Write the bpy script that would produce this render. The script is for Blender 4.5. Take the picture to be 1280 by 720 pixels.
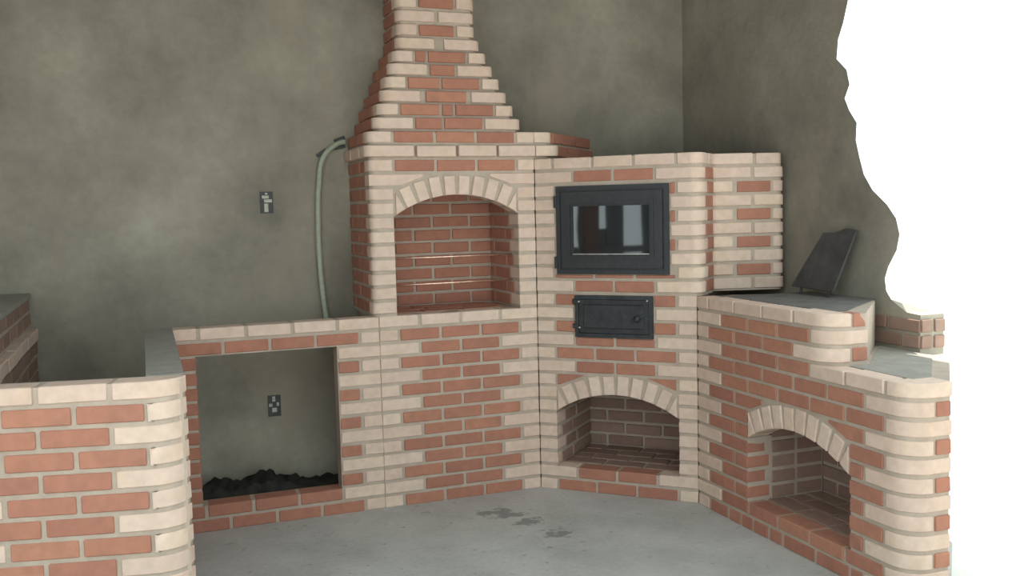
import bpy, bmesh, math, random
from mathutils import Vector, Matrix
random.seed(7)
for o in list(bpy.data.objects): bpy.data.objects.remove(o)
scn = bpy.context.scene
col = scn.collection

# ------------------------------------------------------------------ camera
FPX = 1207.07
cam_d = bpy.data.cameras.new('camera'); cam = bpy.data.objects.new('camera', cam_d); col.objects.link(cam)
cam_d.sensor_width = 36.0; cam_d.lens = 36.0 * FPX / 1280.0; cam_d.clip_start = .05
def cam_matrix(loc, pitch, roll, yaw):
    cp, sp = math.cos(pitch), math.sin(pitch)
    fh = Vector((math.sin(yaw), math.cos(yaw), 0)); r0 = Vector((math.cos(yaw), -math.sin(yaw), 0)); z = Vector((0, 0, 1))
    fw = cp*fh - sp*z; up = sp*fh + cp*z
    r = math.cos(roll)*r0 + math.sin(roll)*up; u = -math.sin(roll)*r0 + math.cos(roll)*up
    m = Matrix((r, u, -fw)).transposed().to_4x4(); m.translation = loc
    return m
cam.matrix_world = cam_matrix(Vector((-1.9115, -4.6692, 1.4862)), .08267, -.0239, .36274)
scn.camera = cam

# ------------------------------------------------------------------ world, sun, exposure
wd = bpy.data.worlds.new('sky'); scn.world = wd; wd.use_nodes = True
bg = wd.node_tree.nodes['Background']; bg.inputs[0].default_value = (.86, .98, 1.0, 1); bg.inputs[1].default_value = 1.9
sun_d = bpy.data.lights.new('sun', 'SUN'); sun_d.energy = 8; sun_d.angle = math.radians(.6); sun_d.color = (1, .94, .84)
sun = bpy.data.objects.new('sun', sun_d); col.objects.link(sun)
to_sun = Vector((.30*.34, .95*.34, .94)).normalized()
sun.rotation_euler = to_sun.to_track_quat('Z', 'Y').to_euler(); sun.location = (3, 6, 8)
vs = scn.view_settings; vs.view_transform = 'Standard'; vs.look = 'None'; vs.gamma = 1; vs.exposure = .12; vs.use_curve_mapping = False

# ------------------------------------------------------------------ materials
def nmat(name):
    m = bpy.data.materials.new(name); m.use_nodes = True
    nt = m.node_tree; b = nt.nodes['Principled BSDF']
    return m, nt, b
def N(nt, t, **kw):
    n = nt.nodes.new(t)
    for k, v in kw.items(): setattr(n, k, v)
    return n
def ramp(nt, fac, stops):
    r = N(nt, 'ShaderNodeValToRGB'); e = r.color_ramp.elements
    while len(e) < len(stops): e.new(.5)
    for el, (p, c) in zip(e, stops): el.position = p; el.color = (*c, 1)
    nt.links.new(fac, r.inputs[0]); return r.outputs[0]
def mix(nt, fac, a, b, mode='MIX'):
    m = N(nt, 'ShaderNodeMix', data_type='RGBA', blend_type=mode)
    for sock, v in ((m.inputs[0], fac), (m.inputs[6], a), (m.inputs[7], b)):
        if hasattr(v, 'type') and hasattr(v, 'links'): nt.links.new(v, sock)
        else: sock.default_value = v if isinstance(v, (int, float)) else (*v, 1)
    return m.outputs[2]
def noise(nt, vec, scale, detail=4, rough=.55):
    n = N(nt, 'ShaderNodeTexNoise'); n.inputs['Scale'].default_value = scale; n.inputs['Detail'].default_value = detail
    n.inputs['Roughness'].default_value = rough
    if vec is not None: nt.links.new(vec, n.inputs['Vector'])
    return n.outputs['Fac']
def bump(nt, b, h, strength, dist=.005):
    n = N(nt, 'ShaderNodeBump'); n.inputs['Strength'].default_value = strength; n.inputs['Distance'].default_value = dist
    nt.links.new(h, n.inputs['Height']); nt.links.new(n.outputs[0], b.inputs['Normal'])
def brick_mat(name, tones, stain, stain_amt, rough=.85):
    m, nt, b = nmat(name)
    tc = N(nt, 'ShaderNodeTexCoord'); oi = N(nt, 'ShaderNodeObjectInfo')
    off = N(nt, 'ShaderNodeVectorMath', operation='MULTIPLY_ADD'); nt.links.new(oi.outputs['Random'], off.inputs[0])
    off.inputs[1].default_value = (37, 91, 53); nt.links.new(tc.outputs['Object'], off.inputs[2]); v = off.outputs[0]
    base = ramp(nt, oi.outputs['Random'], tones)
    st = ramp(nt, noise(nt, v, 9, 3), [(.5, (0, 0, 0)), (.72, (1, 1, 1))])
    sc = N(nt, 'ShaderNodeMath', operation='MULTIPLY'); nt.links.new(st, sc.inputs[0]); sc.inputs[1].default_value = stain_amt
    c1 = mix(nt, sc.outputs[0], base, stain)
    f = ramp(nt, noise(nt, v, 28, 4, .5), [(.3, (.90, .90, .90)), (.7, (1.05, 1.05, 1.05))])
    c2 = mix(nt, 1.0, c1, f, 'MULTIPLY')
    nt.links.new(c2, b.inputs['Base Color']); b.inputs['Roughness'].default_value = rough
    b.inputs['Specular IOR Level'].default_value = .25
    bump(nt, b, noise(nt, v, 40, 5, .6), .25, .004)
    return m
M = {}
M['cream'] = brick_mat('cream_clay', [(0, (.62, .465, .38)), (.4, (.68, .53, .435)), (.75, (.65, .485, .395)), (1, (.71, .565, .45))], (.62, .44, .28), .3)
M['dusty'] = brick_mat('dull_clay', [(0, (.26, .165, .125)), (.5, (.31, .20, .155)), (1, (.34, .22, .17))], (.27, .22, .185), .5)  # duller, greyer brown than the red; the key names a tone only
M['red'] = brick_mat('red_clay', [(0, (.37, .165, .115)), (.35, (.43, .195, .13)), (.7, (.40, .18, .125)), (1, (.46, .215, .14))], (.31, .15, .11), .5)
def mortar_mat(name, c0, c1):
    m, nt, b = nmat(name); tc = N(nt, 'ShaderNodeTexCoord'); v = tc.outputs['Object']
    nt.links.new(ramp(nt, noise(nt, v, 14, 6, .65), [(.3, c0), (.7, c1)]), b.inputs['Base Color'])
    b.inputs['Roughness'].default_value = .95; b.inputs['Specular IOR Level'].default_value = .15
    bump(nt, b, noise(nt, v, 120, 4, .7), .5, .003); return m
M['mortar'] = mortar_mat('mortar', (.40, .325, .262), (.49, .41, .335))
M['cement'] = mortar_mat('cement_render', (.27, .255, .225), (.35, .33, .29))
M['sooty'] = mortar_mat('sooty_cement', (.13, .125, .115), (.20, .19, .175))
M['soil'] = mortar_mat('dark_soil', (.018, .018, .016), (.05, .048, .04))
def plaster_mat():
    m, nt, b = nmat('rough_plaster'); tc = N(nt, 'ShaderNodeTexCoord'); v = tc.outputs['Object']
    big = ramp(nt, noise(nt, v, .95, 5, .5), [(.30, (.20, .182, .145)), (.5, (.30, .275, .222)), (.70, (.40, .375, .308))])
    med = mix(nt, 1.0, ramp(nt, noise(nt, v, 2.6, 8, .6), [(.3, (.78, .78, .79)), (.5, (1, 1, 1)), (.7, (1.20, 1.195, 1.18))]), ramp(nt, noise(nt, v, 22, 6, .6), [(.3, (.93, .93, .93)), (.7, (1.06, 1.06, 1.06))]), 'MULTIPLY')
    c = mix(nt, 1.0, big, med, 'MULTIPLY')
    mp = N(nt, 'ShaderNodeMapping'); mp.inputs['Scale'].default_value = (1.1, 1.1, .35); nt.links.new(v, mp.inputs[0])
    warm = ramp(nt, noise(nt, mp.outputs[0], 2.3, 4), [(.52, (0, 0, 0)), (.66, (.55, .55, .55))])
    c = mix(nt, warm, c, (.33, .285, .22))
    nt.links.new(c, b.inputs['Base Color']); b.inputs['Roughness'].default_value = .93; b.inputs['Specular IOR Level'].default_value = .2
    bump(nt, b, noise(nt, v, 30, 9, .72), .45, .01); return m
M['plaster'] = plaster_mat()
def floor_mat():
    m, nt, b = nmat('concrete_screed'); tc = N(nt, 'ShaderNodeTexCoord'); v = tc.outputs['Object']
    c = ramp(nt, noise(nt, v, 2.2, 8, .62), [(.33, (.40, .395, .37)), (.5, (.48, .475, .45)), (.68, (.55, .545, .52))])
    fine = ramp(nt, noise(nt, v, 45, 6, .7), [(.3, (.88, .88, .88)), (.7, (1.05, 1.05, 1.05))])
    c = mix(nt, 1.0, c, fine, 'MULTIPLY')
    mask = None
    for (x, y, rad) in ((-.33, -.33, .13), (-.27, -.50, .10), (-.20, -.70, .10), (-.42, -.30, .08)):   # damp splashes on the floor
        d = N(nt, 'ShaderNodeVectorMath', operation='DISTANCE'); nt.links.new(v, d.inputs[0]); d.inputs[1].default_value = (x, y, 0)
        s = N(nt, 'ShaderNodeMapRange'); nt.links.new(d.outputs['Value'], s.inputs[0])
        s.inputs[1].default_value = 0; s.inputs[2].default_value = rad; s.inputs[3].default_value = .36; s.inputs[4].default_value = 0
        if mask is None: mask = s.outputs[0]
        else:
            a = N(nt, 'ShaderNodeMath', operation='MAXIMUM'); nt.links.new(mask, a.inputs[0]); nt.links.new(s.outputs[0], a.inputs[1]); mask = a.outputs[0]
    a = N(nt, 'ShaderNodeMath', operation='ADD'); nt.links.new(mask, a.inputs[0]); nt.links.new(noise(nt, v, 17, 5, .6), a.inputs[1])
    wet = ramp(nt, a.outputs[0], [(.62, (0, 0, 0)), (.72, (.7, .7, .7))])
    c = mix(nt, wet, c, (.17, .165, .15))
    nt.links.new(c, b.inputs['Base Color']); b.inputs['Roughness'].default_value = .8; b.inputs['Specular IOR Level'].default_value = .3
    bump(nt, b, noise(nt, v, 40, 8, .7), .25, .005); return m
M['floor'] = floor_mat()
def simple(name, c, rough, metal=0, nscale=40, var=.25, bmp=.15):
    m, nt, b = nmat(name); tc = N(nt, 'ShaderNodeTexCoord'); v = tc.outputs['Object']
    lo = tuple(x*(1-var) for x in c); hi = tuple(min(1, x*(1+var)) for x in c)
    nt.links.new(ramp(nt, noise(nt, v, nscale, 5, .6), [(.3, lo), (.7, hi)]), b.inputs['Base Color'])
    b.inputs['Roughness'].default_value = rough; b.inputs['Metallic'].default_value = metal
    if bmp: bump(nt, b, noise(nt, v, nscale*2, 4), bmp, .002)
    return m
M['iron'] = simple('black_painted_iron', (.030, .031, .034), .48, .2)
M['castiron'] = simple('cast_iron', (.034, .036, .039), .55, .3, 25, .35, .3)
M['steel'] = simple('bright_steel', (.62, .60, .57), .28, 1)
M['copper'] = simple('copper_rod', (.86, .56, .44), .28, .9)
M['conduit'] = simple('green_conduit', (.36, .39, .30), .6, 0, 60, .12)
M['plate'] = simple('dull_sheet_metal', (.075, .074, .075), .6, .3, 12, .35)
M['boxdark'] = simple('dark_plastic', (.05, .053, .05), .6)
M['tab'] = simple('pale_plastic', (.48, .47, .40), .6)
M['outside'] = simple('pale_paving', (.78, .77, .74), .9, 0, 3, .06)
M['ceil'] = simple('ceiling_render', (.16, .14, .12), .95, 0, 6, .1)
M['wood'] = simple('brown_timber', (.20, .095, .055), .6, 0, 9, .25)
M['glass'], _nt, _b = nmat('smoked_oven_glass')
_b.inputs['Base Color'].default_value = (.012, .013, .015, 1); _b.inputs['Roughness'].default_value = .03; _b.inputs['Specular IOR Level'].default_value = 1.0
_b.inputs['Coat Weight'].default_value = .5; _b.inputs['Coat Roughness'].default_value = .02
_nn = noise(_nt, N(_nt, 'ShaderNodeTexCoord').outputs['Object'], 3.0, 1); bump(_nt, _b, _nn, .05, .02)

# ------------------------------------------------------------------ mesh helpers
def inset(poly, c):
    n = len(poly); out = []
    for i in range(n):
        p0, p1, p2 = Vector(poly[i-1]), Vector(poly[i]), Vector(poly[(i+1) % n])
        d1 = (p1-p0).normalized(); d2 = (p2-p1).normalized()
        n1 = Vector((-d1.y, d1.x)); n2 = Vector((-d2.y, d2.x))
        bis = n1+n2; den = 1+n1.dot(n2)
        out.append(p1 + bis*(c/max(den, .35)))
    return [tuple(v) for v in out]
def ccw(poly):
    a = sum(poly[i-1][0]*poly[i][1]-poly[i][0]*poly[i-1][1] for i in range(len(poly)))
    return poly if a > 0 else poly[::-1]
def prism_bm(bm, poly, z0, z1, c=0.0, tf=None):
    """extrude a plan polygon from z0 to z1 with chamfer c; tf maps (x,y,z) to a point"""
    poly = ccw(poly); tf = tf or (lambda x, y, z: (x, y, z))
    rings = [(z0, inset(poly, c)), (z0+c, poly), (z1-c, poly), (z1, inset(poly, c))] if c > 0 else [(z0, poly), (z1, poly)]
    vv = [[bm.verts.new(tf(x, y, z)) for x, y in pl] for z, pl in rings]
    n = len(poly); fs = []
    for a, b_ in zip(vv, vv[1:]):
        for i in range(n):
            fs.append(bm.faces.new((a[i-1], a[i], b_[i], b_[i-1])))
    fs.append(bm.faces.new(vv[0][::-1])); fs.append(bm.faces.new(vv[-1]))
    return fs
def mesh_of(bm, name, mat=None):
    bmesh.ops.recalc_face_normals(bm, faces=bm.faces[:])
    me = bpy.data.meshes.new(name); bm.to_mesh(me); bm.free()
    if mat: me.materials.append(mat)
    return me
def obj(name, me, parent=None, loc=(0, 0, 0)):
    o = bpy.data.objects.new(name, me); col.objects.link(o); o.parent = parent; o.location = loc
    return o
def tag(o, label=None, cat=None, group=None, kind=None):
    for k, v in (('label', label), ('category', cat), ('group', group), ('kind', kind)):
        if v: o[k] = v
    return o
def thing(name, loc, label, cat, group=None):
    o = bpy.data.objects.new(name, None); col.objects.link(o); o.location = loc; o.empty_display_size = .1
    return tag(o, label, cat, group)
class Frame:
    """u runs left to right along a face as seen from outside, w points into the wall"""
    def __init__(s, o, ang):
        s.o = Vector((o[0], o[1])); s.ang = ang
        s.u = Vector((math.cos(ang), math.sin(ang))); s.w = Vector((-math.sin(ang), math.cos(ang)))
    def pt(s, a, t, z):
        p = s.o + s.u*a + s.w*t; return Vector((p.x, p.y, z))
def slab_bm(bm, fr, poly, t0, t1, off=(0, 0, 0), c=0):       # polygon in the face (s, z), extruded into the wall
    off = Vector(off); prism_bm(bm, poly, t0, t1, c, lambda x, y, z: fr.pt(x, z, y)-off)
def plan_bm(bm, fr, poly, z0, z1, off=(0, 0, 0)):            # polygon in plan (s, t), extruded up
    off = Vector(off); prism_bm(bm, poly, z0, z1, 0, lambda x, y, z: fr.pt(x, y, z)-off)
def rect(a0, a1, b0, b1): return [(a0, b0), (a1, b0), (a1, b1), (a0, b1)]
def clip(poly, p, n):                                        # keep the side n points to
    out = []
    for i in range(len(poly)):
        a, b_ = poly[i-1], poly[i]
        da = (a[0]-p[0])*n[0]+(a[1]-p[1])*n[1]; db = (b_[0]-p[0])*n[0]+(b_[1]-p[1])*n[1]
        if (da >= 0) != (db >= 0):
            f = da/(da-db); out.append((a[0]+f*(b_[0]-a[0]), a[1]+f*(b_[1]-a[1])))
        if db >= 0: out.append(b_)
    return out

# ------------------------------------------------------------------ bricks
H = .07; HB = .0545; J = H-HB; L = .21529; W = 4*L-J; FB = L-J; HF = L/2-J
REC = .006                                                   # joints lie this far behind the brick faces
_cache = {}
def brick_mesh(length, depth, height, color, end, rad, variant):
    key = (round(length, 3), round(depth, 3), round(height, 3), color, end, round(rad, 3), variant)
    if key in _cache: return _cache[key]
    rnd = random.Random(str(key)); jt = lambda a=.0012: rnd.uniform(-a, a)
    e = .0025
    pts = []
    def corner(cx, cy, a0, r, n):
        for i in range(n+1):
            a = a0 + i*(math.pi/2)/n; pts.append((cx+r*math.cos(a), cy+r*math.sin(a)))
    rl = rad if end in ('L', 'B') else e; rr = rad if end in ('R', 'B') else e
    corner(rl, rl, math.pi, rl, 7 if rl > e else 1)
    corner(length-rr, rr, -math.pi/2, rr, 7 if rr > e else 1)
    pts += [(length, depth), (0, depth)]
    bm = bmesh.new(); prism_bm(bm, pts, 0, height, .003)
    sh = (jt(), jt(), jt(0.0015))
    for v in bm.verts:
        v.co.x += sh[0]*(v.co.z/height) + jt(.0006); v.co.y += sh[1]*(v.co.x/max(length, .02)) + jt(.0005); v.co.z += sh[2]*(v.co.x/length-.5)
    me = mesh_of(bm, 'brick', M[color])
    if rl > e or rr > e:
        for p in me.polygons: p.use_smooth = True
        me.set_sharp_from_angle(angle=math.radians(28))
    _cache[key] = me; return me
def brick(parent, base, fr, s0, s1, z0, color, depth=.095, h=HB, end='', rad=.03, t=0, vary=1.0):
    me = brick_mesh(s1-s0, depth, h, color, end, rad, random.randrange(3))
    dt = random.uniform(-.0022, .0022)*vary; dz = random.uniform(-.0012, .0012)*vary
    o = obj('brick', me, parent, fr.pt(s0, t+dt, z0+dz)-Vector(base))
    o.rotation_euler = (random.uniform(-.004, .004)*vary, 0, fr.ang+random.uniform(-.006, .006)*vary)
    return o
def cut_brick(parent, base, fr, poly, color, depth=.095, t=0):
    cx = sum(p[0] for p in poly)/len(poly); cz = sum(p[1] for p in poly)/len(poly)
    pl = [(p[0]-cx, p[1]-cz) for p in poly]
    bm = bmesh.new(); prism_bm(bm, pl, 0, depth, .0025, lambda x, y, z: (x, z, y))
    o = obj('brick', mesh_of(bm, 'brick', M[color]), parent, fr.pt(cx, t+random.uniform(-.002, .002), cz)-Vector(base))
    o.rotation_euler = (0, 0, fr.ang); return o
def row(parent, base, fr, k, items, z=None, **kw):
    z0 = k*H if z is None else z
    for it in items:
        s0, s1, c = it[:3]; opt = dict(kw); opt.update(it[3] if len(it) > 3 else {})
        if s1-s0 > .004: brick(parent, base, fr, s0, s1, z0, c, **opt)
def fill(a, b_, color='red', minp=.035):
    """bricks of full length centred between a and b_, rest as a cut piece"""
    out = []; g = b_-a
    n = int((g+J)/L+1e-6); rest = g+J-n*L
    if n == 0: return [(a, b_, color)] if g > minp else []
    if rest-J > minp:
        x = a
        for i in range(n+1):
            l = FB if i != n//2 else rest-J
            out.append((x, x+l, color)); x += l+J
    else:
        l = (g-(n-1)*J)/n
        l = min(l, FB*1.06); x = a+(g-(n*l+(n-1)*J))/2
        for i in range(n): out.append((x, x+l, color)); x += l+J
    return out
def rplan(x0, x1, t0, t1, rl, rr):
    """plan rectangle whose front corners are rounded"""
    p = []
    for cx, cy, a0, r in ((x0+rl, t0+rl, math.pi, rl), (x1-rr, t0+rr, -math.pi/2, rr)):
        for i in range(7):
            a = a0+i*math.pi/12; p.append((cx+r*math.cos(a), cy+r*math.sin(a)))
    return p+[(x1, t1), (x0, t1)]
class Arch:
    def __init__(s, s0, s1, zs, za, th=.098):
        s.s0, s.s1 = s0, s1; s.c = (s0+s1)/2; a = (s1-s0)/2; h = za-zs
        s.R = (a*a+h*h)/(2*h); s.zc = za-s.R; s.Ro = s.R+th; s.zs = zs; s.half = math.asin(a/s.R)
    def under(s, n=16):                                      # inner curve, left to right
        return [(s.c+s.R*math.sin(x), s.zc+s.R*math.cos(x)) for x in [-s.half+2*s.half*i/n for i in range(n+1)]]
    def stones(s, parent, base, fr, n=10, color='cream', depth=.10, t=-.003):
        da = 2*s.half/n
        for i in range(-1, n+1):
            a0 = -s.half+i*da+.0065/s.R; a1 = -s.half+(i+1)*da-.0065/s.R
            am = (a0+a1)/2; ins = .0; ou = s.Ro+random.uniform(-.004, .003)
            P = [(s.c+r*math.sin(a), s.zc+r*math.cos(a)) for r, a in ((s.R+ins, a0), (s.R+ins, a1), (ou, a1-.006), (ou, a0+.006))]
            P = clip(clip(ccw(P), (s.s0+.007, 0), (1, 0)), (s.s1-.007, 0), (-1, 0))
            if len(P) >= 3:
                ar = abs(sum(P[q-1][0]*P[q][1]-P[q][0]*P[q-1][1] for q in range(len(P))))/2
                if ar > .0008: cut_brick(parent, base, fr, P, color, depth, t)
    def trim(s, parent, base, fr, s0, s1, k, color, gap=.012, depth=.095):
        """a brick cut straight along the back of the arch ring"""
        best = None; R = rect(s0, s1, k*H, k*H+HB)
        for i in range(-45, 46):
            a = math.radians(i); n = (math.sin(a), math.cos(a)); r = s.Ro+gap
            P = clip(R, (s.c+r*n[0], s.zc+r*n[1]), n)
            if len(P) >= 3:
                ar = abs(sum(P[q-1][0]*P[q][1]-P[q][0]*P[q-1][1] for q in range(len(P))))/2
                if best is None or ar > best[0]: best = (ar, P)
        if best and best[0] > .0012: cut_brick(parent, base, fr, best[1], color, depth)

# ------------------------------------------------------------------ the place: floor, walls, ceiling
YB = .50; XR = 1.187; WT = .13; ZCEIL = 2.76
def box_bm(bm, x0, x1, y0, y1, z0, z1, off=(0, 0, 0)):
    prism_bm(bm, rect(x0-off[0], x1-off[0], y0-off[1], y1-off[1]), z0-off[2], z1-off[2])
def box_obj(name, x0, x1, y0, y1, z0, z1, mat, parent=None):
    bm = bmesh.new(); box_bm(bm, x0, x1, y0, y1, z0, z1); return obj(name, mesh_of(bm, name, M[mat]), parent)
bm = bmesh.new(); prism_bm(bm, [(-4.6, YB+.15), (-4.6, -6.2), (.86, -6.2), (.86, -1.95), (1.32, -1.5), (1.32, YB+.15)], -.12, 0)
tag(obj('floor', mesh_of(bm, 'floor', M['floor'])), 'grey screeded concrete floor with damp dark splashes', kind='structure')
bm = bmesh.new(); prism_bm(bm, [(.86, -6.2), (1.32, -6.2), (1.32, -1.5), (.86, -1.95)], -.12, -.004)
tag(obj('threshold', mesh_of(bm, 'threshold', M['outside'])), 'pale paving strip at the gap in the wall', kind='structure')
tag(box_obj('ground_outside', 1.32, 16, -16, 12, -.14, -.02, 'outside'), 'pale sunlit paving outside beyond the broken wall', kind='structure')
tag(box_obj('ground_front', -18, 1.32, -18, -6.2, -.14, -.02, 'outside'), 'pale paving in front of the open shelter', kind='structure')
tag(box_obj('ground_left', -18, -4.6, -6.2, 12, -.14, -.02, 'outside'), 'pale paving to the side of the shelter', kind='structure')
tag(box_obj('wall_back', -4.75, XR+WT, YB, YB+.15, 0, ZCEIL, 'plaster'), 'rough grey cement plastered back wall with damp patches', kind='structure')
bm = bmesh.new(); prism_bm(bm, [(-3.5, YB+.15), (-3.5, -2.4), (-.4, -2.2), (XR+WT, -1.5), (XR+WT, YB+.15)], ZCEIL, ZCEIL+.14)  # unseen roof; outline and dark tone set for the light inside
tag(obj('ceiling', mesh_of(bm, 'ceiling', M['ceil'])), 'unseen dark roof slab over the corner, shaped to limit the light', kind='structure')
tag(box_obj('added_wall_left', -3.65, -3.5, -1.45, YB, 0, ZCEIL, 'plaster'), 'added unseen wall that holds back light from the left', kind='structure')  # added out of view to dim the left of the back wall
# right wall: ends in a ragged broken edge, open to the daylight outside
edge = [(-1.44, 0), (-1.44, .985), (-1.36, .99), (-1.27, 1.035), (-1.235, 1.075), (-1.225, 1.13), (-1.245, 1.185), (-1.295, 1.26), (-1.312, 1.33),
        (-1.29, 1.40), (-1.235, 1.46), (-1.14, 1.53), (-1.085, 1.60), (-1.055, 1.68), (-1.03, 1.76), (-1.035, 1.84), (-.985, 1.90), (-.952, 1.96),
        (-.985, 2.02), (-.965, 2.09), (-.895, 2.15), (-.905, 2.24), (-.94, 2.31), (-.97, 2.40), (-1.0, 2.5), (-1.05, 2.6), (-1.02, ZCEIL)]
bm = bmesh.new()
zs = [z for y, z in edge]
ei = [bm.verts.new((XR, y, z)) for y, z in edge]; eo = [bm.verts.new((XR+WT, y+(.24 if z > .99 else 0), z)) for y, z in edge]
bi = [bm.verts.new((XR, YB, z)) for z in zs]; bo = [bm.verts.new((XR+WT, YB, z)) for z in zs]
for a in range(len(edge)-1):
    for q in ((ei, bi), (bo, eo), (eo, ei), (bi, bo)): bm.faces.new((q[0][a], q[1][a], q[1][a+1], q[0][a+1]))
bm.faces.new((ei[0], eo[0], bo[0], bi[0])); bm.faces.new((ei[-1], bi[-1], bo[-1], eo[-1]))
tag(box_obj('added_wall_near', XR, XR+WT, -4.4, -2.5, 0, ZCEIL, 'plaster'), 'added unseen wall that blocks light from the right', kind='structure')  # added out of view to cut sky light from the right
wall_right = tag(obj('wall_right', mesh_of(bm, 'wall_right', M['plaster'])), 'grey plastered side wall ending in a ragged broken edge', kind='structure')

# ------------------------------------------------------------------ barbecue
B = Frame((-W, 0), 0)
base = (-W/2, .25, 0)
bbq = thing('barbecue', base, 'tall brick barbecue with arched grill opening and stepped chimney hood', 'barbecue')
bm = bmesh.new()
slab_bm(bm, B, rect(0.0006, W-0.0006, 0, .9645), REC, .12, base)
plan_bm(bm, B, rect(.004, W-0.0006, .12, YB-.002), 0, .962, base)
core = obj('base_masonry', mesh_of(bm, 'base_masonry', M['mortar']), bbq)
for k in range(13):
    it = [(0.0006, HF, 'cream')]+[(L/2+i*L, L/2+i*L+FB, 'red') for i in range(3)]+[(3.5*L, W-0.0006, 'cream')] if k % 2 == 0 else \
         [(0.0006, FB, 'cream'), (L, L+FB, 'red'), (2*L, 2*L+FB, 'red'), (3*L, W-0.0006, 'cream')]
    row(core, base, B, k, it)
row(core, base, B, 13, [(i*L+0.0015*(i == 0), i*L+FB-0.0015*(i == 3), 'cream') for i in range(4)], depth=.11)
# upper body with arch
SL = -.026; OL = .098; OR = .748; FD = .44
A = Arch(OL, OR, 1.46, 1.561)
bm = bmesh.new()
ZT = 26*H+HB
plan_bm(bm, B, rplan(SL+REC, OL-.004, REC, YB-.002, .03, .001), .9645, 1.46, base)
plan_bm(bm, B, rplan(SL+REC, SL+.05, REC, YB-.002, .03, .001), 1.46, ZT-.004, base)
slab_bm(bm, B, rect(OR+.004, W-0.0006, .9645, 1.46), REC, FD, base)
slab_bm(bm, B, [(SL+.05, 1.46), (SL+.05, ZT-.004), (W-.002, ZT-.004), (W-.002, 1.46)]+A.under()[::-1], REC, .115, base)
plan_bm(bm, B, rect(SL+.05, W-.002, .115, YB-.002), 1.64, ZT-.006, base)
plan_bm(bm, B, rect(OL-.004, W-.002, FD+.004, YB-.002), .962, 1.64, base)
slab_bm(bm, B, rect(SL+.05, OL-.004, 1.46, 1.64), .115, FD, base)
slab_bm(bm, B, rect(OR+.004, W-.002, 1.46, 1.64), .115, FD, base)
# wing that turns back towards the wall above the oven
plan_bm(bm, B, [(W, .012), (W+.075, .012), (W+.115, .045), (W+.565, YB-.002), (W, YB-.002)], 24*H+HB+.002, ZT-.004, base)
upper = obj('grill_chamber', mesh_of(bm, 'grill_chamber', M['mortar']), bbq)
SD = Frame((-W+SL, YB), -math.pi/2)                          # left flank, far to near
wrap = lambda k: .085 if k % 2 == 0 else .045
for k in range(14, 23):
    row(upper, base, B, k, [(SL, HF, 'cream', dict(end='L', depth=wrap(k))), (OR+.002, W-0.0006, 'cream', dict(depth=.07 if k % 2 else .125))])
A.trim(upper, base, B, SL, .25, 23, 'cream'); A.trim(upper, base, B, .60, W-0.0006, 23, 'cream')
A.stones(upper, base, B)
row(upper, base, B, 24, [(SL, HF, 'cream', dict(end='L', depth=wrap(24)))]+[(L/2+i*L, L/2+i*L+FB, 'red') for i in range(3)]+[(3.5*L, W-0.0006, 'cream')])
row(upper, base, B, 25, [(SL-.022, FB, 'cream', dict(end='L', rad=.04, depth=.12))]+[(i*L, i*L+FB, 'cream') for i in (1, 2)]+[(3*L, W-.001, 'cream'), (W+.002, W+.145, 'cream', dict(end='R', rad=.06))], t=-.022)
row(upper, base, B, 26, [(SL, HF, 'cream', dict(end='L', rad=.04, depth=wrap(26)))]+[(L/2+i*L, L/2+i*L+FB, 'red') for i in range(3)]+[(3.5*L, W-.001, 'cream'), (W+.002, W+.115, 'cream', dict(end='R', rad=.055))])
for k in range(14, 27):
    o = .022 if k == 25 else 0
    e0 = YB-(.12 if k == 25 else wrap(k))-J+o
    if k == 25: row(upper, base, SD, k, [(.012, .19, 'cream'), (.205, e0, 'cream')], t=-o)
    else:
        x = .012 if k % 2 else .09
        row(upper, base, SD, k, ([] if k % 2 else [(.012, .078, 'red')])+[(x, x+FB, 'red'), (x+FB+J, e0, 'red')])
WG = Frame((.118, .030), math.pi/4)
for k in (25, 26):
    a = .01 if k == 26 else .05
    row(upper, base, WG, k, [(a, a+.13, 'red'), (a+.145, a+.145+FB, 'red'), (a+.16+FB, .60, 'red')], depth=.08, t=-.012 if k == 25 else 0)
# fire chamber lining: back, both sides, hearth
BK = Frame((-W+OL, FD), 0); RI = Frame((-W+OR, FD), -math.pi/2); LI = Frame((-W+OL, 0), math.pi/2)
wbk = OR-OL
for i in range(9):
    z = .972+i*H; sh = 0 if i % 2 else L/2
    xs = [0]+[x for x in (sh+n*L for n in range(-1, 5)) if .03 < x < wbk-.02]+[wbk+J]
    row(upper, base, BK, 0, [(a, b_-J, 'red') for a, b_ in zip(xs, xs[1:])], z=z, depth=.05, t=-.004)
    fr0 = .125 if (14+i) % 2 == 0 else .07
    s1 = FD-fr0-J
    row(upper, base, RI, 0, [(.006, s1-.5*L if i % 2 else s1-.24, 'red'), ((s1-.5*L if i % 2 else s1-.24)+J, s1, 'red')], z=z, depth=.04)
    s0 = wrap(14+i)+J
    row(upper, base, LI, 0, [(s0, s0+.17, 'red'), (s0+.17+J, FD-.01, 'red')], z=z, depth=.04)
for r in range(3):
    row(upper, base, Frame((-W+OL+.004, .125+r*.105), 0), 0, [(n*L+(.0 if r % 2 else -.05 if n else 0), min(n*L+FB+(0 if r % 2 else -.05), wbk-.01), 'red') for n in range(3)], z=.936, depth=.09, h=.032)
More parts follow.
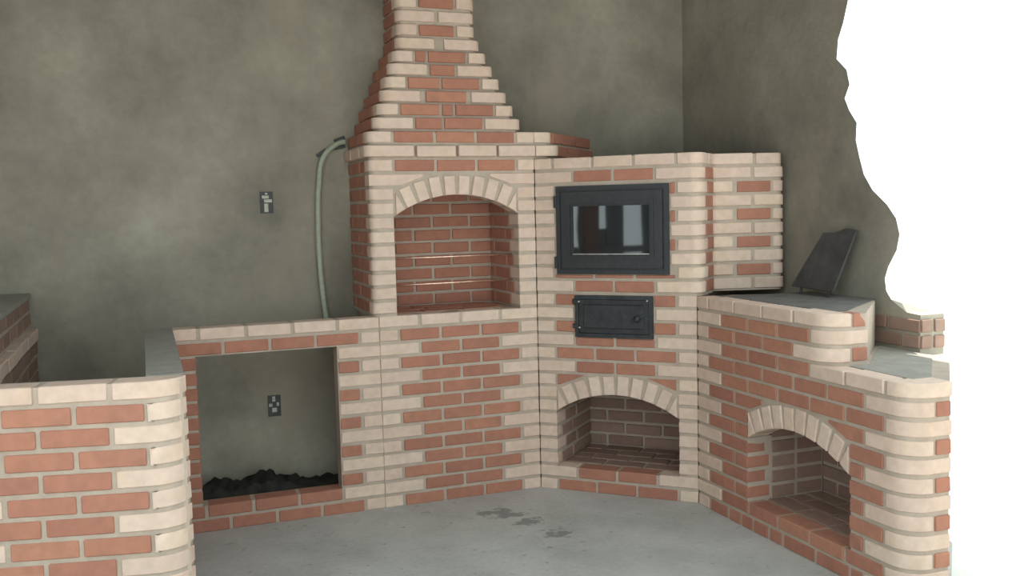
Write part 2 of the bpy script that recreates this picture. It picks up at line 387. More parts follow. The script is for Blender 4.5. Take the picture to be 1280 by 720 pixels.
# stepped hood and shaft
def hood_dims(k):
    q = min(k, 33)-27
    if k >= 34: return -.655, -.232, .20
    return -.833+.0285*q, -.053-.0262*q, .028+.0272*q
bm = bmesh.new(); rows = []
for k in range(27, 40):
    xl, xr, yf = hood_dims(k); rows.append((k, xl, xr, yf))
    prism_bm(bm, [(x-base[0], y-base[1]) for x, y in rplan(xl+.012, xr-.012, yf+.012, YB-.002, .04, .04)], k*H-J-.001, min(k*H+HB-.001, ZCEIL-.002))
hood = obj('hood', mesh_of(bm, 'hood', M['mortar']), bbq)
for k, xl, xr, yf in rows:
    if k*H+HB > ZCEIL-.001: break
    w = xr-xl; F0 = Frame((xl, yf), 0); FL = Frame((xl, YB), -math.pi/2); FR = Frame((xr, yf), math.pi/2); D = YB-yf
    ev = k % 2 == 0; c = (HF+.012) if ev else min(FB, w/2-J/2)
    dw = .10 if ev else .05
    row(hood, base, F0, k, [(0, c, 'cream', dict(end='L', rad=.045, depth=dw))]+fill(c+J, w-c-J)+[(w-c, w, 'cream', dict(end='R', rad=.045, depth=dw))])
    row(hood, base, FL, k, fill(.006, D-dw-J)); row(hood, base, FR, k, fill(dw+J, D-.006))
# two rods across the opening
def rod(name, p0, p1, r, mat, parent=None, n=10):
    p0, p1 = Vector(p0), Vector(p1); d = (p1-p0); q = d.to_track_quat('Z', 'Y')
    bm = bmesh.new(); bmesh.ops.create_cone(bm, cap_ends=True, segments=n, radius1=r, radius2=r, depth=d.length)
    me = mesh_of(bm, name, M[mat])
    for p in me.polygons: p.use_smooth = len(p.vertices) == 4
    o = obj(name, me, parent, (p0+p1)/2); o.rotation_euler = q.to_euler(); return o
tag(rod('grill_rod', (-W+OL, .10, 1.245), (-W+OR, .10, 1.243), .0055, 'copper'), 'upper thin copper coloured rod across the grill opening', 'rod', 'rods across the grill opening')
tag(rod('grill_rod', (-W+OL, .10, 1.108), (-W+OR, .10, 1.110), .0055, 'copper'), 'lower thin copper coloured rod across the grill opening', 'rod', 'rods across the grill opening')

# ------------------------------------------------------------------ sink counter (open frame, no top yet)
base = (-W-.48, .05, 0)
sink = thing('sink_counter', base, 'open brick counter frame with large square opening and no worktop', 'counter')
XE = -.966
bm = bmesh.new()
slab_bm(bm, B, rect(XE, -0.0006, .833, .9625), REC, .105, base)
slab_bm(bm, B, rect(XE, -0.0006, 0, .1235), REC, .105, base)
slab_bm(bm, B, rect(XE, -.872, .1235, .833), REC, .105, base); slab_bm(bm, B, rect(-.213, -0.0006, .1235, .833), REC, .105, base)
core = obj('frame_masonry', mesh_of(bm, 'frame_masonry', M['mortar']), sink)
for k in range(14):
    if k == 13: it = [(-n*L-FB, -n*L-0.0015*(n == 0), 'cream') for n in range(4)]+[(XE, -4*L, 'cream')]
    elif k in (12, 0): it = [(-HF, -0.0006, 'cream')]+[(-HF-J-FB-n*L, -HF-J-n*L, 'red') for n in range(4)]
    elif k == 1: it = [(-FB, -0.0006, 'cream')]+[(-FB-n*L, -n*L, 'red') for n in (1, 2, 3)]+[(XE, -FB-3*L-J, 'red')]
    else: it = [(XE, -.868, 'red')]+([(-FB-.008, -0.0006, 'cream')] if k % 2 else [(-HF, -0.0006, 'cream'), (-FB-.008, -HF-J, 'red')])
    row(core, base, B, k, it, depth=.10)

# ------------------------------------------------------------------ corner oven
O = Frame((0, 0), -math.pi/4)
base = (.5, -.05, 0)
oven = thing('brick_oven', base, 'corner brick oven with black glazed door above arched log niche', 'oven')
SR = .876; N0, N1 = .100, .748; ND = .52; ZN = H+HB
AO = Arch(N0, N1, .42, .521)
ZC = 14*H+HB
bm = bmesh.new()
slab_bm(bm, O, rect(0.0006, W, 0, ZN-.004), REC, .12, base)
slab_bm(bm, O, rect(0.0006, N0-.004, ZN-.004, .42), REC, ND, base); slab_bm(bm, O, rect(N1+.004, W-.002, ZN-.004, .42), REC, ND, base)
slab_bm(bm, O, [(0.0006, .42), (0.0006, ZC), (W-.002, ZC), (W-.002, .42)]+AO.under()[::-1], REC, .115, base)
plan_bm(bm, O, rplan(0.0006, SR-REC-.002, REC, .13, .001, .06), ZC, 24*H+HB-.004, base)
# mass behind the face up to the two walls
corner_poly = [(.002, .12), (W-.004, .12), (W-.004, .60), (.842, .82), (.5, 1.17), (.002, .70)]
def inroom(poly):                                            # clip a plan polygon to the inside of the two walls
    P = [tuple(O.pt(a, t, 0))[:2] for a, t in poly]
    P = clip(ccw(P), (0, YB-.002), (0, -1)); P = clip(P, (XR-.002, 0), (-1, 0)); return P
def world_plan(bm, P, z0, z1, off): prism_bm(bm, [(x-off[0], y-off[1]) for x, y in P], z0-off[2], z1-off[2])
world_plan(bm, inroom([(.004, .115), (W-.004, .115), (W-.004, 1.6), (.004, 1.6)]), .55, ZC, base)
world_plan(bm, inroom([(.004, .115), (SR-REC, .115), (SR-REC, 1.6), (.004, 1.6)]), ZC, 24*H+HB-.006, base)
world_plan(bm, inroom([(.004, ND+.004), (W-.004, ND+.004), (W-.004, 1.6), (.004, 1.6)]), 0, .55, base)
plan_bm(bm, O, rect(.004, W-.004, .1, ND+.06), 0, ZN-.008, base)
plan_bm(bm, O, rect(.004, N0-.004, .11, ND+.06), .4, .56, base); plan_bm(bm, O, rect(N1+.004, W-.004, .11, ND+.06), .4, .56, base)
core = obj('oven_masonry', mesh_of(bm, 'oven_masonry', M['mortar']), oven)
E0, E1 = 0.0006, W-.001
D1 = (.119, .712, 1.140, 1.590); D2 = (.213, .626, .816, 1.032)
for k in range(25):
    ev = k % 2 == 0
    hl = (E0, HF, 'cream'); fl = (E0, FB, 'cream'); hr = (3.5*L, E1, 'cream'); frr = (3*L, E1, 'cream')
    rh = [(L/2+i*L, L/2+i*L+FB, 'red') for i in range(3)]; rf = [(L+i*L, L+i*L+FB, 'red') for i in range(2)]
    up = dict(end='R', rad=.06, depth=.11 if ev else .07)
    if k == 0: it = [hl]+rh+[hr]
    elif k == 1: it = [fl]+rf+[frr]
    elif k < 8: it = [(E0, N0-.002, 'cream', dict(depth=.06 if ev else .12)), (N1+.002, E1, 'cream', dict(depth=.06 if ev else .12))]
    elif k == 8: it = [hl, hr]
    elif k == 9: it = [fl]+rf+[frr]
    elif k == 10: it = [hl]+rh+[hr]
    elif k == 11: it = [fl]+[(a, b_, c, dict(h=.816-.77-.004)) for a, b_, c in rf]+[frr]
    elif k in (12, 14): it = [hl, (HF+J, D2[0]-.004, 'red'), (D2[1]+.006, 3.5*L-J, 'red'), hr]
    elif k == 13: it = [(E0, D2[0]-.012, 'cream'), (D2[1]+.014, E1, 'cream')]
    elif k == 15: it = [fl]+rf+[(3*L, SR, 'cream', up)]
    elif k == 16: it = [hl]+[(a, b_, c, dict(h=.0165)) for a, b_, c in rh]+[(3.5*L, SR, 'cream', up)]
    elif k < 23: it = [(E0, D1[0]-.014 if ev else D1[0]-.005, 'cream'), (3.5*L if ev else D1[1]+.008, SR, 'cream', up)]+([(D1[1]+.005, 3.5*L-J+.002, 'red')] if ev else [])
    elif k == 23: it = [fl]+rf+[(3*L, SR, 'cream', up)]
    else: it = [hl]+[(L/2+i*L, L/2+i*L+FB, 'cream') for i in range(3)]+[(3.5*L, SR-.004, 'cream', dict(end='R', rad=.06, depth=.14))]
    row(core, base, O, k, it)
AO.trim(core, base, O, HF+J, HF+J+.20, 8, 'red'); AO.trim(core, base, O, W-HF-J-.20, W-HF-J, 8, 'red')
AO.stones(core, base, O)
OS = Frame(tuple(O.pt(SR, 0, 0))[:2], math.pi/4)             # right flank of the oven above the counter
for k in range(15, 25):
    dw = (.14 if k == 24 else .11 if k % 2 == 0 else .07)+J
    row(core, base, OS, k, [(dw, .40, 'cream' if k == 24 else 'red')], depth=.05)
# niche lining and paving
NB = Frame(tuple(O.pt(N0, ND, 0))[:2], -math.pi/4); NL = Frame(tuple(O.pt(N0, 0, 0))[:2], math.pi/4); NR = Frame(tuple(O.pt(N1, ND, 0))[:2], -3*math.pi/4)
wn = N1-N0
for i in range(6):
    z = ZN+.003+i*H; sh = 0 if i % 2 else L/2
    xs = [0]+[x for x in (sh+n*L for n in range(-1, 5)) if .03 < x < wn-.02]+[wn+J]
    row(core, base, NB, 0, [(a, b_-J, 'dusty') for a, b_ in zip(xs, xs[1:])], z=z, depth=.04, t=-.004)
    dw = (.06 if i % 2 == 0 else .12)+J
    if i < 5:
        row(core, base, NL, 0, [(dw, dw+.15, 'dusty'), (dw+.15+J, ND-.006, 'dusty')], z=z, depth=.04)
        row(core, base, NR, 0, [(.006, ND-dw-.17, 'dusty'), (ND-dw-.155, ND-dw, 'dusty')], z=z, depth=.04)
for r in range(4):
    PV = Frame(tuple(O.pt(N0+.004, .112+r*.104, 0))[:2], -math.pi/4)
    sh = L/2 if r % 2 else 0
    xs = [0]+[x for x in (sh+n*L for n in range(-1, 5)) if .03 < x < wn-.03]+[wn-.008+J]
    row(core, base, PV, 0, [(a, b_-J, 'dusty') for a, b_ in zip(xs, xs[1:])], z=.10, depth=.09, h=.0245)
# block beside the oven
KB = Frame((.768, -.452), math.radians(-16)); KW = .392
bm = bmesh.new()
P = clip([tuple(KB.pt(a, t, 0))[:2] for a, t in rplan(REC, KW-REC, REC, .42, .04, .045)], (XR-.002, 0), (-1, 0))
world_plan(bm, P, 15*H-.01, 24*H+HB-.004, base)
blk = obj('side_block', mesh_of(bm, 'side_block', M['mortar']), oven)
for k in range(15, 25):
    if k == 24: it = [(0, .225, 'cream', dict(end='L', rad=.04)), (.24, KW-.015, 'cream', dict(end='R', rad=.03))]
    elif k % 2: it = [(0, .215, 'cream', dict(end='L', rad=.04)), (.23, KW, 'cream', dict(end='R', rad=.04, depth=.07))]
    else: it = [(0, .12, 'cream', dict(end='L', rad=.04)), (.142, .315, 'red'), (.328, KW, 'cream', dict(end='R', rad=.045, depth=.07))]
    row(blk, base, KB, k, it, depth=.07)
# doors
def ring_bm(bm, fr, o, i, t0, t1, off):
    (a0, a1, z0, z1), (b0, b1, y0, y1) = o, i
    for pl in ([(a0, z0), (a1, z0), (b1, y0), (b0, y0)], [(a1, z0), (a1, z1), (b1, y1), (b1, y0)], [(a1, z1), (a0, z1), (b0, y1), (b1, y1)], [(a0, z1), (a0, z0), (b0, y0), (b0, y1)]):
        slab_bm(bm, fr, pl, t0, t1, off)
def grow(r, d): return (r[0]-d, r[1]+d, r[2]-d, r[3]+d)
G1 = (.205, .617, 1.240, 1.490)
bm = bmesh.new(); ring_bm(bm, O, D1, grow(D1, -.022), -.010, .03, base); ring_bm(bm, O, grow(D1, -.022), grow(D1, -.030), -.004, .03, base)
od = obj('oven_door', mesh_of(bm, 'oven_door', M['iron']), oven); tag(od, 'black iron oven door frame with wide glass')
bm = bmesh.new(); ring_bm(bm, O, grow(D1, -.031), grow(G1, .020), -.014, .02, base); ring_bm(bm, O, grow(G1, .020), grow(G1, .006), -.020, .02, base); ring_bm(bm, O, grow(G1, .006), grow(G1, -.004), -.012, .02, base)
obj('door_leaf', mesh_of(bm, 'door_leaf', M['iron']), od)
bm = bmesh.new(); slab_bm(bm, O, rect(*grow(G1, -.003)), -.003, .004, base); obj('glass_pane', mesh_of(bm, 'glass_pane', M['glass']), od)
bm = bmesh.new(); slab_bm(bm, O, rect(G1[0]+.004, G1[1]-.004, G1[2]-.001, G1[2]+.006), -.0135, -.003, base, 0.0015); tag(obj('glass_trim', mesh_of(bm, 'glass_trim', M['steel']), od), 'bright metal strip below the glass')
for zz in (1.20, 1.51):
    bm = bmesh.new(); slab_bm(bm, O, rect(D1[0]-.010, D1[0]+.006, zz-.03, zz+.03), -.020, .0, base, .003); obj('hinge', mesh_of(bm, 'hinge', M['iron']), od)
bm = bmesh.new(); ring_bm(bm, O, D2, grow(D2, -.020), -.010, .03, base)
fd = obj('ash_door', mesh_of(bm, 'ash_door', M['castiron']), oven); tag(fd, 'plain black cast iron ash door')
bm = bmesh.new(); slab_bm(bm, O, rect(*grow(D2, -.021)), -.006, .02, base, .002); slab_bm(bm, O, rect(*grow(D2, -.046)), -.012, .0, base, .004); obj('door_panel', mesh_of(bm, 'door_panel', M['castiron']), fd)
kp = O.pt(.548, -.026, .918)-Vector(base)
def ball(name, p, r, mat, parent, sc=(1, 1, 1)):
    bm = bmesh.new(); bmesh.ops.create_uvsphere(bm, u_segments=14, v_segments=9, radius=r); me = mesh_of(bm, name, M[mat])
    for q in me.polygons: q.use_smooth = True
    o = obj(name, me, parent, p); o.scale = sc; return o
ball('knob', kp, .017, 'castiron', fd)
rod('knob_stem', O.pt(.548, 0, .918)-Vector(base), kp, .008, 'castiron', fd)
bm = bmesh.new(); slab_bm(bm, O, [(.505, .905), (.60, .950), (.606, .938), (.511, .893)], -.017, -.010, base, .001); obj('latch_bar', mesh_of(bm, 'latch_bar', M['castiron']), fd)
for a, zz in ((.236, .999), (.238, .865), (.598, 1.008)): ball('bolt', O.pt(a, -.012, zz)-Vector(base), .006, 'steel', fd, (1, 1, 1))
for zz in (1.000, .872):
    bm = bmesh.new(); slab_bm(bm, O, rect(D2[0]-.012, D2[0]+.018, zz-.012, zz+.012), -.016, .0, base, .003); obj('hinge', mesh_of(bm, 'hinge', M['castiron']), fd)

# ------------------------------------------------------------------ stove counter along the right wall
J3 = O.pt(W, 0, 0); X3 = J3.x; Y3 = J3.y
R_ = Frame((X3, Y3), -math.pi/2)
base = (.85, -1.2, 0)
stove = thing('stove_counter', base, 'two level brick stove counter with rounded cream corners and arched wood niche', 'counter')
SU = .975; SE = 1.415; RD = .105; XE2 = .787-X3
Q0, Q1 = .418, 1.096; QD = .42
AR = Arch(Q0, Q1, .42, .522)
KL = 11*H+HB; KU = 14*H+HB
bm = bmesh.new()
def rnd_end(se, t1, r=RD-REC):
    return [(se-REC-r+r*math.sin(a), REC+r-r*math.cos(a)) for a in [math.pi/2*i/8 for i in range(9)]]
slab_bm(bm, R_, rect(.002, Q0-.004, 0, .42), REC, QD+.0, base)
slab_bm(bm, R_, rect(Q0-.004, Q1+.004, 0, ZN-.004), REC, .105, base)
plan_bm(bm, R_, rect(Q0-.004, Q1+.004, .105, .46), 0, ZN-.008, base)
plan_bm(bm, R_, [(Q1+.004, REC)]+rnd_end(SE, .18)+[(SE-REC, XE2-.004), (SE-REC-.16, XE2+.16), (Q1+.004, XE2+.16)], 0, .57, base)
slab_bm(bm, R_, [(.002, .42), (.002, KL-.004), (Q1+.004, KL-.004), (Q1+.004, .42)]+AR.under()[::-1], REC, .11, base)
low = [(.002, .11), (Q1+.004, .11), (Q1+.004, REC)]+rnd_end(SE, .18)+[(SE-REC, XE2-.004), (SE-REC-.50, XE2+.495), (.866, .583), (.002, .583)]
plan_bm(bm, R_, low, .57, KL-.004, base)
plan_bm(bm, R_, [(Q0-.004, QD+.004), (Q1+.004, QD+.004), (Q1-.06, .55), (.84, .583), (Q0-.004, .583)], 0, .57, base)
upp = [(.004, REC)]+rnd_end(SU, .18)+[(SU-REC, XE2-.004), (SU-REC-.37, XE2+.37), (SU-.5, .583), (.10, .583), (.10, .4), (.004, .2)]
plan_bm(bm, R_, upp, KL-.004, KU-.003, base)
core = obj('stove_masonry', mesh_of(bm, 'stove_masonry', M['mortar']), stove)
EN = Frame((X3, Y3-SE), 0); EU = Frame((X3, Y3-SU), 0)
for k in range(12):
    ev = k % 2 == 0
    it = [(.001, HF if ev else FB, 'cream')]
    off = L/2 if ev else L
    reds = [(off+i*L, off+i*L+FB, 'red') for i in range(5)]
    if k == 0: reds = [(.11, .25, 'red'), (.27, .36, 'red'), (.375, .45, 'red'), (.465, .565, 'red'), (.585, .665, 'red'), (.685, .885, 'red'), (.90, 1.09, 'red'), (1.105, 5.5*L-J, 'red')]
    elif k == 11: reds = [(off+i*L, off+i*L+FB, 'red' if i < 3 else 'cream') for i in range(5)]
    elif 2 <= k < 8:
        lo, hi = Q0-.002, Q1+.002
        if k >= 6:
            g = AR.Ro*math.sin(AR.half)-.325; lo -= .0; hi += .0
        new = []
        for a, b_, c in reds:
            if b_ <= lo+.001: new.append((a, b_, c))
            elif a < lo: new.append((a, lo, c, dict(depth=.12)))
            if a >= hi-.001: new.append((a, b_, c))
            elif b_ > hi: new.append((hi, b_, c, dict(depth=.12)))
        reds = new
    elif k == 8:
        reds = [r for r in reds if r[1] < .45 or r[0] > 1.16]
    row(core, base, R_, k, it+reds)
    cs = 5.5*L if ev else 6*L
    row(core, base, R_, k, [(cs, SE, 'cream', dict(end='R', rad=RD, depth=RD+.002 if ev else XE2))])
    if ev: row(core, base, EN, k, [(RD+J, XE2, 'red')], depth=.08)
AR.trim(core, base, R_, L/2+L, L/2+L+FB, 8, 'red'); AR.trim(core, base, R_, L/2+4*L, L/2+4*L+FB, 8, 'red')
AR.stones(core, base, R_, depth=.11)
for k in (12, 13, 14):
    ev = k % 2 == 0
    if k == 14: it = [(.001, HF, 'cream')]+[(L/2+i*L, L/2+i*L+FB, 'cream') for i in range(3)]+[(3.5*L, SU, 'cream', dict(end='R', rad=RD, depth=RD+.002))]
    elif k == 13: it = [(.001, FB, 'cream')]+[(L+i*L, L+i*L+FB, 'red') for i in range(3)]+[(4*L, SU, 'cream', dict(end='R', rad=RD, depth=XE2))]
    else: it = [(.001, HF, 'cream')]+[(L/2+i*L, L/2+i*L+FB, 'red') for i in range(3)]+[(3.5*L, SU, 'cream', dict(end='R', rad=RD, depth=RD+.002))]
    row(core, base, R_, k, it)
    if k == 12: row(core, base, EU, k, [(RD+J, XE2+.004, 'red')], depth=.07)
    if k == 14: cut_brick(core, base, EU, [(RD+J, k*H), (XE2-.006, k*H), (XE2-.012, k*H+.022), (XE2-.03, k*H+.04), (XE2-.035, k*H+HB), (RD+J, k*H+HB)], 'red', .07)
# niche lining and paving
NB = Frame((X3+QD, Y3-Q0), -math.pi/2); NL = Frame((X3, Y3-Q0), 0); wn = Q1-Q0
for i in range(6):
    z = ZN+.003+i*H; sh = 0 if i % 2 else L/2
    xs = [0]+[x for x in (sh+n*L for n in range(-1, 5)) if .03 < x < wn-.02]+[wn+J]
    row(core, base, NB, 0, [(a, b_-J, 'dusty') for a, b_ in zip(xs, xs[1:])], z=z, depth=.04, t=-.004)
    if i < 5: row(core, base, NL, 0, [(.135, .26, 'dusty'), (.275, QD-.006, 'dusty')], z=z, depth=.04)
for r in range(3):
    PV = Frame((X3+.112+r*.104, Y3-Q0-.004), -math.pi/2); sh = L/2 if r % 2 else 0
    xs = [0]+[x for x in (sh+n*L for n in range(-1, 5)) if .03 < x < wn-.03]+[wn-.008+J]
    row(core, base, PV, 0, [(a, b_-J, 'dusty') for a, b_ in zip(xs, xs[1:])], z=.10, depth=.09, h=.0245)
# cement worktop on the upper level, cement skim on the lower ledge
bm = bmesh.new()
plan_bm(bm, R_, [(.03, .10), (SU-.10, .10), (SU-.10, .17), (SU-.40, .58), (.105, .58), (.105, .35)], KU-.006, KU+.001, base)
obj('worktop', mesh_of(bm, 'worktop', M['sooty']), stove)
bm = bmesh.new(); plan_bm(bm, R_, [(SU+.004, .10), (SE-.10, .10), (SE-.10, .19), (SE-.49, .575), (.845, .582), (.60, .582), (SU+.004, .20)], KL-.006, KL+.001, base)
obj('ledge_render', mesh_of(bm, 'ledge_render', M['cement']), stove)
# brick courses on the wall behind the ledge
WR = Frame((XR, -1.14), -math.pi/2); WE = Frame((XR, -1.44), 0)
for k in (12, 13):
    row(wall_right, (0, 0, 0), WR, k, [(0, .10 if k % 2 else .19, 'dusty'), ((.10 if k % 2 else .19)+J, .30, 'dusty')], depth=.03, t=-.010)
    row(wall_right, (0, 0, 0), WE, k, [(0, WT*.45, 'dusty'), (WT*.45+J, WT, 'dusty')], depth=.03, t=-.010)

# ------------------------------------------------------------------ bar counter in front: front wall and return
FA = -.2021
Fr = Frame((-2.1424, -1.4429), FA)
base = (-2.1, -1.2, 0); ZTOP = .9756
bar = thing('bar_counter', base, 'low brick bar wall with rounded cream corner and pale cap course', 'counter')
SEF = .320; RF = .10
bm = bmesh.new()
r = RF-REC
end = [(SEF-REC-r+r*math.sin(a), REC+r-r*math.cos(a)) for a in [math.pi/2*i/8 for i in range(9)]]
plan_bm(bm, Fr, [(-.43, REC)]+end+[(SEF-REC, .115), (-.43, .115)], 0, ZTOP-.003, base)
box_bm(bm, -1.926, -1.815-REC, -1.45, -.004, 0, ZTOP-.010, base)
core = obj('bar_masonry', mesh_of(bm, 'bar_masonry', M['mortar']), bar)
RT = Frame((-1.815, -1.385), math.pi/2)
for i in range(14):
    z = ZTOP-i*H-HB
    if i == 0: it = [(-1.5*L+J/2, -.5*L-J/2, 'cream'), (-.5*L+J/2, .5*L-J/2, 'cream'), (.5*L+J/2, SEF, 'cream', dict(end='R', rad=RF, depth=RF))]
    elif i % 2 == 0: it = [(-1.5*L+J/2, -.5*L-J/2, 'red'), (-.5*L+J/2, .5*L-J/2, 'red'), (.5*L+J/2, SEF, 'cream', dict(end='R', rad=RF, depth=RF))]
    else: it = [(-1.5*L, -L-J/2, 'cream'), (-L+J/2, -J/2, 'red'), (J/2, L-J/2, 'red'), (L+J/2, SEF, 'cream', dict(end='R', rad=RF, depth=RF))]
    if i % 2 == 0: it.append((-2*L+J, -1.5*L-J/2, 'cream'))
    else: it.append((-2*L+J, -1.5*L-J, 'red'))
    row(core, base, Fr, 0, it, z=z, depth=.09)
    s = .02 if i % 2 else .02+L/2
    items = [] if i % 2 else [(.02, .02+L/2-J, 'cream' if i == 0 else 'red')]
    while s < 1.36:
        e = min(s+FB, 1.376)
        if e-s > .03: items.append((s, e, 'cream' if i == 0 else 'red'))
        s += L
    row(core, base, RT, 0, items, z=z, depth=.06)
bm = bmesh.new(); box_bm(bm, -1.928, -1.812, -1.39, -.03, ZTOP-.012, ZTOP+.003, base); obj('cap_render', mesh_of(bm, 'cap_render', M['cement']), bar)

# ------------------------------------------------------------------ stepped brick wall at the far end of the bar
base = (-2.5, -.45, 0)
side = thing('side_wall_counter', base, 'dim stepped brick wall running back behind the bar', 'counter')
LW = Frame((-2.44, -1.235), math.pi/2)
bm = bmesh.new(); slab_bm(bm, LW, rect(0, 1.73, 0, 16*H), REC, .115, base); slab_bm(bm, LW, rect(0, 1.73, 0, 12*H+HB), -.02+REC, .05, base)
core = obj('wall_masonry', mesh_of(bm, 'wall_masonry', M['mortar']), side)
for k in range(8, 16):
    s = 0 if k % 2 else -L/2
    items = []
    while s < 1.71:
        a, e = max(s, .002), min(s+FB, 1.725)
        if e-a > .03: items.append((a, e, 'cream' if k == 13 else 'dusty'))  # darker clay carries this wall's shade in its colour
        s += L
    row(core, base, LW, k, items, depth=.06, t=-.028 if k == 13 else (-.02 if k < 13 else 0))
bm = bmesh.new(); slab_bm(bm, LW, rect(0, 1.73, 16*H-.012, 16*H+.012), -.006, .12, base); obj('cap_render', mesh_of(bm, 'cap_render', M['cement']), side)

# ------------------------------------------------------------------ small things
def tube(name, pts, r, mat, parent=None):
    cu = bpy.data.curves.new(name, 'CURVE'); cu.dimensions = '3D'; cu.bevel_depth = r; cu.bevel_resolution = 3; cu.resolution_u = 8
    sp = cu.splines.new('BEZIER'); sp.bezier_points.add(len(pts)-1)
    for bp, p in zip(sp.bezier_points, pts): bp.co = p; bp.handle_left_type = bp.handle_right_type = 'AUTO'
    t = bpy.data.objects.new('tmp', cu); me = bpy.data.meshes.new_from_object(t); bpy.data.objects.remove(t)
    me.name = name; me.materials.clear(); me.materials.append(M[mat])
    for p in me.polygons: p.use_smooth = True
    return obj(name, me, parent)
yt = YB-.022
cd = thing('conduit', (-1.0, yt, .845), 'pale green plastic conduit bending down the back wall beside the barbecue', 'pipe')
cb = Vector((-1.0, yt, .845))
tube('pipe', [Vector(p)-cb for p in ((-.886, yt, 1.857), (-.905, yt, 1.855), (-.95, yt, 1.832), (-1.005, yt, 1.775), (-1.033, yt, 1.635), (-1.045, yt, 1.427), (-1.045, yt, 1.217), (-1.035, yt, 1.048), (-1.02, yt, .90), (-1.012, yt, .845))], .0145, 'conduit', cd)
for px, pz, an in ((-1.012, 1.80, -.6), (-.915, 1.872, -.35), (-.915, 1.828, -.2)):
    bm = bmesh.new(); prism_bm(bm, rect(-.030, .030, -.008, .008), -.008, .006, .002, lambda x, y, z: (x, z, y))
    c = obj('pipe_clip', mesh_of(bm, 'pipe_clip', M['boxdark']), cd, Vector((px, yt+.012, pz))-cb); c.rotation_euler = (0, an, 0)
def jbox(x, z, label, tabs):
    t = thing('junction_box', (x, YB, z), label, 'socket', 'wall boxes on the back wall')
    bm = bmesh.new()
    for a in (rect(-.033, .033, .050, .056), rect(-.033, .033, -.056, -.050), rect(-.033, -.028, -.05, .05), rect(.028, .033, -.05, .05)):
        prism_bm(bm, a, -.006, -.0005, 0, lambda x_, y_, z_: (x_, z_, y_))
    obj('rim', mesh_of(bm, 'rim', M['boxdark']), t)
    bm = bmesh.new(); prism_bm(bm, rect(-.0285, .0285, -.0505, .0505), -.002, -.0004, 0, lambda x_, y_, z_: (x_, z_, y_)); obj('cavity', mesh_of(bm, 'cavity', M['boxdark']), t)
    for a in tabs:
        bm = bmesh.new(); prism_bm(bm, rect(*a), -.0055, -0.0006, .001, lambda x_, y_, z_: (x_, z_, y_)); obj('tab', mesh_of(bm, 'tab', M['tab']), t)
    return t
jbox(-1.305, 1.545, 'small open electrical box on the bare wall above the counter', [(-.012, .028, .0, .016), (-.012, .008, -.05, -.006), (-.022, .012, .02, .036), (-.006, .006, .04, .052)])
jbox(-1.311, .474, 'small open electrical box low on the wall inside the counter opening', [(-.01, .006, .022, .05), (-.028, -.010, -.004, .012), (.012, .024, -.002, .016), (-.012, .012, -.034, -.012)])
# sheet metal plate leaning on the right wall
t = thing('metal_plate', (1.13, -.83, KU), 'dark sheet metal plate leaning on the grey wall above the counter', 'plate')
tb = Vector((1.13, -.83, KU))
pb = [(1.06, -.735, 1.068), (1.06, -1.04, 1.062), (1.155, -1.085, 1.345), (1.155, -1.02, 1.352), (1.155, -.94, 1.330), (1.155, -.855, 1.328)]
bm = bmesh.new(); nrm = Vector((-.94, 0, .33)).normalized()
lo = [bm.verts.new(Vector(p)-tb) for p in pb]; hi = [bm.verts.new(Vector(p)+nrm*.012-tb) for p in pb]
bm.faces.new(lo); bm.faces.new(hi[::-1])
for i in range(len(lo)): bm.faces.new((lo[i-1], hi[i-1], hi[i], lo[i]))
obj('sheet', mesh_of(bm, 'sheet', M['plate']), t)
rod('foot', Vector((1.055, -.80, KU+.001))-tb, Vector((1.062, -.80, 1.085))-tb, .006, 'plate', t); rod('foot', Vector((1.055, -1.0, KU+.001))-tb, Vector((1.062, -1.0, 1.085))-tb, .006, 'plate', t)
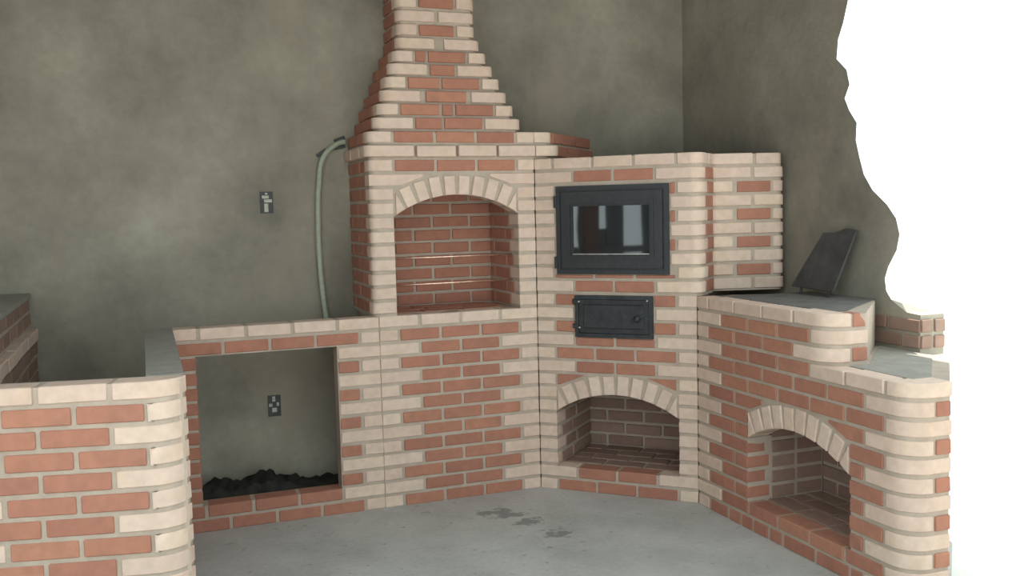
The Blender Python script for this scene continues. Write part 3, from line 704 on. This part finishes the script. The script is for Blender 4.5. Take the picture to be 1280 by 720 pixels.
# dark soil behind the sill of the sink counter opening
def heap(name, x0, x1, y0, y1, h, label, seed):
    rnd = random.Random(seed); nx, ny = 44, 10; bm = bmesh.new(); g = []
    for a in range(nx+1):
        rowv = []
        for c in range(ny+1):
            e = min(a, nx-a, 2)/2*min(c, ny-c, 2)/2
            f = a/nx; z = h(f)*(1+.10*math.sin(31*f+c)+.07*math.sin(67*f-2*c)+rnd.uniform(-.05, .05))*e**.5
            rowv.append(bm.verts.new((x0+(x1-x0)*f, y0+(y1-y0)*c/ny, max(z, .001))))
        g.append(rowv)
    for a in range(nx):
        for c in range(ny): bm.faces.new((g[a][c], g[a+1][c], g[a+1][c+1], g[a][c+1]))
    ring = [g[a][0] for a in range(nx+1)]+[g[nx][c] for c in range(1, ny+1)]+[g[a][ny] for a in range(nx-1, -1, -1)]+[g[0][c] for c in range(ny-1, 0, -1)]
    lowv = [bm.verts.new((v.co.x, v.co.y, 0)) for v in ring]
    for a in range(len(ring)): bm.faces.new((ring[a-1], lowv[a-1], lowv[a], ring[a]))
    me = mesh_of(bm, name, M['soil'])
    for p in me.polygons: p.use_smooth = True
    return tag(obj(name, me), label, 'soil')
heap('soil_heap', -1.80, -.90, .112, .46, lambda f: .135+.03*math.exp(-((f-.47)/.045)**2)-.035*max(0, min(1, (f-.5)*5)), 'heap of dark soil inside the counter opening', 3)

# ------------------------------------------------------------------ added unseen post and board fence, placed for the reflection in the oven glass
bm = bmesh.new(); box_bm(bm, -.06, .06, -.075, .075, 0, ZCEIL-.001); box_bm(bm, -.09, .09, -.10, .10, 0, .06)
tag(obj('reflection_post', mesh_of(bm, 'reflection_post', M['wood']), None, (-3.2, -1.83, 0)), 'added brown timber post, unseen but for its reflection in the oven glass', 'post')
bm = bmesh.new(); prism_bm(bm, rect(-.011, .011, -.057, .057), 0, 1.22, .003); short = mesh_of(bm, 'board', M['boxdark'])
fence = thing('reflection_fence', (-5.5, -3.2, 0), 'added dark board fence, unseen, its gaps placed for the oven glass reflection', 'fence')
bm = bmesh.new(); prism_bm(bm, rect(-.011, .011, -.057, .057), 0, 1.85, .003); board = mesh_of(bm, 'board', M['boxdark'])
for n in range(34):
    y = -2.0+n*.118
    if n in (21, 14, 15): continue
    o = obj('board', short if n == 18 else board, fence, (random.uniform(-.004, .004), y, 0)); o.rotation_euler = (0, 0, random.uniform(-.02, .02))
for z in (.35, .98, 1.58):
    bm = bmesh.new(); box_bm(bm, .012, .05, -2.1, 2.0, z-.04, z+.04); obj('rail', mesh_of(bm, 'rail', M['boxdark']), fence)
